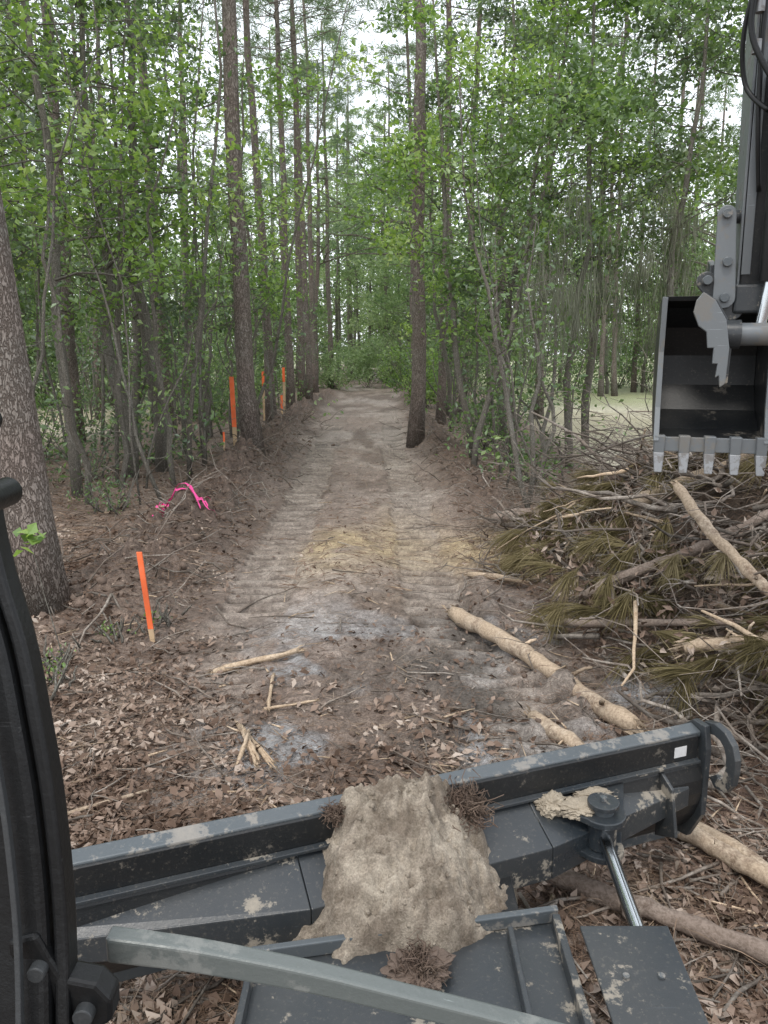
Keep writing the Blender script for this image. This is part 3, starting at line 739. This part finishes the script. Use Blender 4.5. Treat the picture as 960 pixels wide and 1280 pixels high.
prism('push_frame_front_rim',[(-.40,1.975,.403),(.56,2.155,.403),(.56,2.18,.403),(-.40,2.0,.403)],[(-.40,1.975,.45),(.56,2.155,.45),(.56,2.18,.45),(-.40,2.0,.45)],WORN,EX)
box('push_frame_rib_1',(.385,1.0,.403),(.403,2.09,.445),SLATE,EX)
box('push_frame_rib_2',(.535,1.0,.403),(.56,2.14,.448),SLATE,EX)
box('push_frame_rib_3',(-.40,1.0,.403),(-.38,1.96,.448),SLATE,EX)
prism('blade_mount',[(-.2,2.0,.22),(.45,2.12,.22),(.45,2.5,.22),(-.1,2.3,.22)],[(-.2,2.0,.38),(.45,2.12,.38),(.45,2.5,.38),(-.1,2.3,.38)],SLATED,EX)
box('undercarriage',(-.6,-1.2,.2),(.7,1.0,.7),SLATED,EX)
def clod(name,c,r,seed,mt,sq=.5,parent=None):
    bm=bmesh.new();bmesh.ops.create_icosphere(bm,subdivisions=6,radius=1.)
    rr=np.array([v.co[:] for v in bm.verts])
    n=fbm(rr[:,0]*1.5+seed,rr[:,1]*1.5+rr[:,2]*1.1,seed,5)+.45*fbm(rr[:,0]*7+seed,rr[:,2]*7+rr[:,1]*5,seed+1,4)
    for i,v in enumerate(bm.verts):
        k=1+.55*n[i];v.co=Vector((v.co.x*r[0]*k,v.co.y*r[1]*k,v.co.z*r[2]*k))
    for f in bm.faces:f.smooth=True
    me=bpy.data.meshes.new(name);bm.to_mesh(me);bm.free();me.materials.append(mt)
    ob=bpy.data.objects.new(name,me);ob.location=c;scene.collection.objects.link(ob)
    if parent:ob.parent=parent
    return ob
clod('mud_on_lug',BP(sp-.07,wp-.05,.522),(.12,.06,.030),3,MUD,parent=EX)
clod('mud_on_lug',BP(sp-.16,.06,.52),(.07,.05,.04),5,MUD,parent=EX)
clod('mud_on_lug',BP(sp+.03,wp-.09,.525),(.09,.045,.025),8,MUD,parent=EX)

# sand heap on blade
xs2=np.arange(-.70,.80,.0065);ys2=np.arange(1.84,2.72,.0065)
A,D=np.meshgrid(xs2,ys2)
tt=np.clip((D-1.98)/(2.44-1.98),0,1)
zc=.47+.235*tt**.8
xc=.07-.07*tt
flat=.05+.10*tt
dx=A-xc
Zs=zc-np.where(dx<0,.42+.9*tt,.62+.45*tt)*np.maximum(0,np.abs(dx)-flat)
Zs-=ss(2.05,1.90,D-.18*A+.035*vn(A*6,A*0,12))*.4
Zs-=ss(.42,.58,A)*.3+ss(-.40,-.52,A)*.3
Zs-=np.maximum(0,D-(2.45+.37*(A-xc)))*1.8
Zs+=.11*fbm(A*4,D*4,81)+.09*fbm(A*9,D*9,82)+.05*np.abs(fbm(A*26,D*26,83,3))+.014*fbm(A*60,D*60,84,2)-.01
Zs=np.maximum(Zs,.10)
nx2,ny2=len(xs2),len(ys2);I=np.arange(nx2*ny2).reshape(ny2,nx2)
F2=np.stack([I[:-1,:-1],I[:-1,1:],I[1:,1:],I[1:,:-1]],-1).reshape(-1,4)
V2=np.stack([A,D,Zs],-1).reshape(-1,3)
keep=(V2[F2][:,:,2].max(1)>.22)
F2=F2[keep]
m,nt,o=mat('sand');co=coords(nt);n1=noise(nt,co,22,8,.75);n2=noise(nt,co,5,5,.65);n3=noise(nt,co,160,3,.7)
cc=mix(nt,ramp(nt,n2,[(.40,(0,0,0)),(.58,(1,1,1))]),(.20,.165,.13),(.39,.34,.275))
cc=mix(nt,1.,cc,ramp(nt,n1,[(.3,(.55,.54,.52)),(.6,(1.12,1.12,1.12))]),'MULTIPLY')
cc=mix(nt,1.,cc,ramp(nt,n3,[(.35,(.75,.75,.75)),(.65,(1.12,1.12,1.12))]),'MULTIPLY')
principled(nt,o,cc,.97,0,bump(nt,mix(nt,.4,n1,n3),.018,.8),.15);SAND=m
make_mesh('sand_heap',V2,F2,mats=[SAND],smooth=True)
b=B();r=np.random.default_rng(31)
for i in range(260):
    xx=.05+r.normal()*.2;yy=r.uniform(1.98,2.45)
    ix=int(np.clip((xx+.70)/.0065,0,nx2-1));iy=int(np.clip((yy-1.84)/.0065,0,ny2-1))
    z=Zs[iy,ix]
    if z<.42: continue
    R=.003+.009*r.random()**3
    d=r.normal(size=3);d/=np.linalg.norm(d);s=np.array([-1,-.45,.4,1.])[:,None]
    b.tube(np.array([xx,yy,z+R*.2])+d*s*R,np.array([.35,.95,.9,.3])*R,6,0,.25,True,i)
b.obj('sand_crumbs',[SAND])
def rootball(name,c,R,n,seed):
    b=B();r=np.random.default_rng(seed)
    for i in range(n):
        d=r.normal(size=3);d/=np.linalg.norm(d)
        P=np.array(c)+d*R*.25+np.cumsum(r.normal(size=(6,3))*R*.24,axis=0)*np.array([1,1,.7])
        b.tube(P,.0014*np.ones(6)*r.uniform(.5,1.6),3,0,cap=False)
    b.obj(name,[STRAWD],origin=c)
STRAWD=plain('root_fibre',(.13,.09,.068),.95,0,.4)
rootball('root_clump',BP(1.44,.06,.60),.08,1100,7)
clod('dirt_clod',BP(1.43,.05,.585),(.07,.06,.06),12,SOIL)
rootball('root_clump',BP(.98,.03,.66),.035,160,8)
clod('dirt_clod',(.10,1.93,.43),(.10,.07,.035),9,SOIL)
rootball('root_clump',(.10,1.93,.44),.06,500,9)

# bucket + arm, swung a little towards the cab
PV=(1.83,4.4,0)
ARM=bpy.data.objects.new('arm_assembly',None);scene.collection.objects.link(ARM);ARM.parent=EX
EXs=EX;EX=ARM
bx0,bx1=1.55,2.13
outer=[(4.22,1.70),(4.40,1.74),(4.56,1.84),(4.67,2.0),(4.70,2.18),(4.64,2.36),(4.5,2.47),(4.32,2.50)]
inner=[(4.33,2.475),(4.48,2.445),(4.61,2.34),(4.665,2.18),(4.64,2.01),(4.54,1.87),(4.39,1.77),(4.22,1.725)]
pr=outer+inner
prism('bucket_shell',[(bx0+.02,y,z) for y,z in pr],[(bx1-.02,y,z) for y,z in pr],SLATED,EX,.003)
sidep=[(4.20,1.70)]+outer[1:]+[(4.27,2.49),(4.30,2.2),(4.26,1.9)]
for x0 in (bx0,bx1-.02):
    prism('bucket_side',[(x0,y,z) for y,z in sidep],[(x0+.0195,y,z) for y,z in sidep],SLATED,EX,.003)
    prism('bucket_side_edge',[(x0-.004,y,z) for y,z in ((4.185,1.72),(4.25,1.9),(4.285,2.2),(4.255,2.49))]+[(x0-.004,y,z) for y,z in ((4.225,2.49),(4.255,2.2),(4.22,1.9),(4.16,1.72))],[(x0+.024,y,z) for y,z in ((4.185,1.72),(4.25,1.9),(4.285,2.2),(4.255,2.49))]+[(x0+.024,y,z) for y,z in ((4.225,2.49),(4.255,2.2),(4.22,1.9),(4.16,1.72))],GREYP,EX,.002)
box('bucket_lip',(bx0+.0,4.19,1.66),(bx1,4.218,1.74),GREYP,EX)
for i in range(5):
    cx=bx0+.03+i*(bx1-bx0-.06)/4
    prism('bucket_tooth_adapter',[(cx-.030,4.165,1.75),(cx+.030,4.165,1.75),(cx+.03,4.235,1.75),(cx-.03,4.235,1.75)],[(cx-.026,4.17,1.64),(cx+.026,4.17,1.64),(cx+.026,4.23,1.64),(cx-.026,4.23,1.64)],GREYP,EX,.006)
    prism('bucket_tooth',[(cx-.029,4.168,1.655),(cx+.029,4.168,1.655),(cx+.029,4.228,1.655),(cx-.029,4.228,1.655)],[(cx-.020,4.15,1.545),(cx+.020,4.15,1.545),(cx+.02,4.165,1.545),(cx-.02,4.165,1.545)],TEETH,EX,.005)
for x0 in (1.78,2.02):
    pe=[(4.30,2.46),(4.62,2.40),(4.58,2.62),(4.45,2.70),(4.32,2.66)]
    prism('coupler_ear',[(x0,y,z) for y,z in pe],[(x0+.03,y,z) for y,z in pe],SLATE,EX)
box('coupler_block',(1.812,4.32,2.47),(2.018,4.55,2.58),SLATE,EX)
cyl('thumb_cross_tube',(1.86,4.12,2.29),(2.45,4.12,2.29),.058,GREYP,EX)
cyl('thumb_tube_collar',(1.84,4.12,2.29),(1.93,4.12,2.29),.074,SLATE,EX)
def plateXZ(name,pts,y0,y1,mt):
    return prism(name,[(x,y0,z) for x,z in pts],[(x,y1,z) for x,z in pts],mt,EX,.004)
plateXZ('thumb',[(1.70,2.46),(1.73,2.50),(1.79,2.46),(1.85,2.36),(1.875,2.22),(1.87,2.04),(1.845,2.02),(1.835,2.08),(1.82,2.07),(1.825,2.14),(1.80,2.14),(1.80,2.22),(1.77,2.22),(1.76,2.30),(1.72,2.33),(1.69,2.40)],4.03,4.06,GREYP)
plateXZ('thumb',[(1.72,2.46),(1.75,2.50),(1.81,2.46),(1.87,2.36),(1.895,2.22),(1.89,2.04),(1.855,2.03),(1.85,2.16),(1.81,2.26),(1.74,2.33),(1.71,2.40)],4.10,4.13,SLATE)
def linkp(name,p0,p1,r0,r1,y0,y1,mt):
    a=math.atan2(p1[1]-p0[1],p1[0]-p0[0]);pts=[]
    for i in range(9):
        t=a+math.pi/2+math.pi*i/8;pts.append((p0[0]+r0*math.cos(t),p0[1]+r0*math.sin(t)))
    for i in range(9):
        t=a-math.pi/2+math.pi*i/8;pts.append((p1[0]+r1*math.cos(t),p1[1]+r1*math.sin(t)))
    plateXZ(name,pts,y0,y1,mt)
linkp('tipping_link',(1.83,2.90),(1.85,2.48),.045,.055,4.2,4.23,GREYP)
linkp('bucket_link',(1.76,2.57),(1.90,2.42),.05,.055,4.24,4.27,SLATE)
for p in ((1.83,2.90),(1.85,2.66),(1.76,2.57),(1.85,2.48)):
    cyl('pivot_pin',(p[0],4.17,p[1]),(p[0],4.3,p[1]),.024,WORN,EX,bev=.003)
cyl('tipping_link_shaft',(1.82,4.3,2.90),(2.1,4.35,2.90),.035,SLATE,EX)
A0=[(1.93,4.28,2.42),(2.14,4.28,2.42),(2.14,4.50,2.42),(1.93,4.50,2.42)]
A1=[(1.90,4.2,4.35),(2.14,4.2,4.35),(2.14,4.6,4.35),(1.90,4.6,4.35)]
prism('dipper_arm',A0,A1,SLATED,EX,.01)
prism('dipper_side_strip',[(1.915,4.27,2.45),(1.928,4.27,2.45),(1.928,4.49,2.45),(1.915,4.49,2.45)],[(1.885,4.19,4.3),(1.898,4.19,4.3),(1.898,4.59,4.3),(1.885,4.59,4.3)],GREYP,EX,.003)
prism('dipper_face_plate',[(1.93,4.262,2.6),(1.975,4.262,2.6),(1.975,4.277,2.6),(1.93,4.277,2.6)],[(1.90,4.183,4.3),(1.945,4.183,4.3),(1.945,4.197,4.3),(1.90,4.197,4.3)],GREYP,EX,.003)
cyl('thumb_cylinder',(2.06,4.16,2.56),(2.04,4.08,3.35),.058,BLACK,EX)
cyl('thumb_cylinder_base',(2.04,4.08,3.36),(2.035,4.075,3.43),.066,SLATE,EX,bev=.004)
box('thumb_cylinder_mount',(1.98,4.06,3.43),(2.08,4.22,3.56),GREYP,EX,.01)
cyl('thumb_rod',(2.03,4.17,2.32),(2.06,4.16,2.57),.028,CHROME,EX)
cyl('bucket_cylinder',(2.03,4.66,3.0),(2.0,4.72,4.2),.05,BLACK,EX)
box('dipper_boss',(1.9,4.22,2.40),(2.13,4.36,2.55),SLATE,EX,.015)
def hose(pts,r,nm):
    b=B();P=np.array(pts,float);t=np.linspace(0,len(P)-1,24)
    Q=[]
    for u in t:
        i=int(min(u,len(P)-2));f=u-i
        p0=P[max(i-1,0)];p1=P[i];p2=P[i+1];p3=P[min(i+2,len(P)-1)]
        Q.append(.5*((2*p1)+(-p0+p2)*f+(2*p0-5*p1+4*p2-p3)*f*f+(-p0+3*p1-3*p2+p3)*f**3))
    b.tube(Q,np.full(24,r),10,0);b.obj(nm,[BLACK],smooth=True,parent=EX)
hose([(1.95,4.13,4.3),(1.87,4.10,3.95),(1.86,4.10,3.7),(1.98,4.05,3.45)],.014,'hydraulic_hose')
hose([(1.92,4.13,4.3),(1.89,4.08,4.05),(1.83,4.14,3.75),(1.86,4.18,3.5),(1.96,4.08,3.35)],.012,'hydraulic_hose')
hose([(1.91,4.17,4.3),(1.92,4.13,4.0),(1.91,4.12,3.7),(1.93,4.14,3.3),(1.97,4.2,3.0)],.012,'hydraulic_hose')
for z in (3.62,3.8,3.95):
    cyl('hose_fitting',(1.89,4.12,z),(1.89,4.12,z+.06),.022,TEETH,EX)
th=math.radians(-16)
ARM.rotation_euler=(0,0,th)
cx_,cy_=PV[0],PV[1]
ARM.location=(cx_-(math.cos(th)*cx_-math.sin(th)*cy_),cy_-(math.sin(th)*cx_+math.cos(th)*cy_),0)
EX=EXs
prism('boom',[(1.8,4.05,4.35),(2.03,4.05,4.35),(2.03,4.4,4.65),(1.8,4.4,4.65)],[(1.0,.0,2.5),(1.25,.0,2.5),(1.25,-.1,2.9),(1.0,-.1,2.9)],SLATED,EX,.01)

def sweep(name,pts,w,d,mt,bev=.003,off=0):
    bm=bmesh.new();rings=[]
    for (x,y,z) in pts:
        rings.append([bm.verts.new((x-w,y+d/2,z)),bm.verts.new((x,y+d/2,z)),bm.verts.new((x,y-d/2,z)),bm.verts.new((x-w,y-d/2,z))])
    for a,c in zip(rings[:-1],rings[1:]):
        for i in range(4): bm.faces.new((a[i],a[(i+1)%4],c[(i+1)%4],c[i]))
    bm.faces.new(rings[0]);bm.faces.new(rings[-1][::-1])
    bmesh.ops.recalc_face_normals(bm,faces=bm.faces)
    me=bpy.data.meshes.new(name);bm.to_mesh(me);bm.free();me.materials.append(mt)
    ob=bpy.data.objects.new(name,me);scene.collection.objects.link(ob);ob.parent=EX
    if bev:
        md=ob.modifiers.new('b','BEVEL');md.width=bev;md.segments=3;md.limit_method='ANGLE';md.angle_limit=math.radians(50)
    return ob
edge=np.array([(-.325,.60,2.75),(-.305,.585,2.45),(-.290,.57,2.28),(-.282,.56,2.18),(-.272,.54,2.10),(-.262,.53,2.05),(-.247,.52,2.0),(-.237,.51,1.95),(-.228,.50,1.89),(-.221,.485,1.81),(-.216,.46,1.72),(-.213,.44,1.6),(-.21,.43,1.3)])
def dens(P,n=48):
    t=np.linspace(0,len(P)-1,n);Q=[]
    for u in t:
        i=int(min(u,len(P)-2));f=u-i
        p0=P[max(i-1,0)];p1=P[i];p2=P[i+1];p3=P[min(i+2,len(P)-1)]
        Q.append(.5*((2*p1)+(-p0+p2)*f+(2*p0-5*p1+4*p2-p3)*f*f+(-p0+3*p1-3*p2+p3)*f**3))
    return np.array(Q)
edge=dens(edge,60)
sweep('cab_pillar',[(x-.012,y,z) for x,y,z in edge],.12,.05,BLACK,.006)
sweep('window_seal',[(x,y-.01,z) for x,y,z in edge],.010,.02,BLACK,.003)
sweep('window_trim',[(x-.024,y-.036,z) for x,y,z in edge],.004,.006,TRIM,.001)
cyl('pillar_bolt',(-.270,.50,2.155),(-.270,.53,2.155),.009,BLACK,EX,bev=.002)
cyl('pillar_bolt',(-.262,.49,2.105),(-.262,.53,2.105),.010,BLACK,EX,bev=.002)
cyl('window_bumper',(-.28,.52,2.37),(-.250,.52,2.37),.014,BLACK,EX,bev=.003)
bar=dens(np.array([(-.215,.520,1.747),(-.16,.519,1.740),(-.11,.518,1.731),(-.05,.516,1.719),(.02,.512,1.703),(.09,.508,1.687),(.16,.504,1.669),(.23,.50,1.648),(.3,.49,1.625)]),40)
bm=bmesh.new();rings=[]
for i,(x,y,z) in enumerate(bar):
    h=.0115-.0045*i/39
    rings.append([bm.verts.new((x,y-.008,z+h)),bm.verts.new((x,y+.008,z+h)),bm.verts.new((x,y+.008,z-h)),bm.verts.new((x,y-.008,z-h))])
for a,c in zip(rings[:-1],rings[1:]):
    for i in range(4): bm.faces.new((a[i],a[(i+1)%4],c[(i+1)%4],c[i]))
bm.faces.new(rings[0]);bm.faces.new(rings[-1][::-1]);bmesh.ops.recalc_face_normals(bm,faces=bm.faces)
me=bpy.data.meshes.new('window_bar');bm.to_mesh(me);bm.free();me.materials.append(BARG)
ob=bpy.data.objects.new('window_bar',me);scene.collection.objects.link(ob);ob.parent=EX
md=ob.modifiers.new('b','BEVEL');md.width=.003;md.segments=3;md.limit_method='ANGLE';md.angle_limit=math.radians(50)
hp=[(-.258,1.80),(-.238,1.805),(-.230,1.785),(-.222,1.770),(-.200,1.765),(-.190,1.752),(-.191,1.735),(-.205,1.725),(-.225,1.722),(-.24,1.705),(-.258,1.70)]
prism('window_hinge',[(x,.455,z+.005) for x,z in hp],[(x,.475,z+.005) for x,z in hp],BLACK,EX,.003)
cyl('hinge_bolt',(-.237,.447,1.785),(-.237,.456,1.785),.006,TRIM,EX,bev=.001)
cyl('hinge_bolt',(-.208,.447,1.75),(-.208,.456,1.75),.007,TRIM,EX,bev=.001)
cyl('hinge_bolt',(-.237,.447,1.735),(-.237,.456,1.735),.007,TRIM,EX,bev=.001)

# ------------------------------------------------------------ light
w=bpy.data.worlds.new('World');scene.world=w;w.use_nodes=True
nt=w.node_tree;nt.nodes.clear()
sky=nt.nodes.new('ShaderNodeTexSky');sky.sky_type='NISHITA';sky.sun_disc=False
el,az=math.radians(58),math.radians(200)
sky.sun_elevation=el;sky.sun_rotation=az;sky.dust_density=4;sky.air_density=1.2
mx=nt.nodes.new('ShaderNodeMix');mx.data_type='RGBA';mx.inputs[0].default_value=.7;mx.inputs[7].default_value=(13.5,14,14.7,1)
bg=nt.nodes.new('ShaderNodeBackground');bg.inputs[1].default_value=.15
wo=nt.nodes.new('ShaderNodeOutputWorld')
nt.links.new(sky.outputs[0],mx.inputs[6]);nt.links.new(mx.outputs[2],bg.inputs[0]);nt.links.new(bg.outputs[0],wo.inputs[0])
sl=bpy.data.lights.new('sun','SUN');sl.energy=1.5;sl.angle=math.radians(11);sl.color=(1,.96,.9)
so=bpy.data.objects.new('sun',sl);scene.collection.objects.link(so)
d=Vector((math.sin(az)*math.cos(el),math.cos(az)*math.cos(el),math.sin(el)))
so.rotation_euler=d.to_track_quat('Z','Y').to_euler();so.location=(0,0,30)

cam=bpy.data.cameras.new('camera');co_=bpy.data.objects.new('camera',cam);scene.collection.objects.link(co_)
co_.location=(0,0,2.2);co_.rotation_euler=(math.radians(90-11.75),0,0)
cam.sensor_fit='VERTICAL';cam.angle=math.radians(67.3);cam.clip_start=.02;cam.clip_end=2000
scene.camera=co_
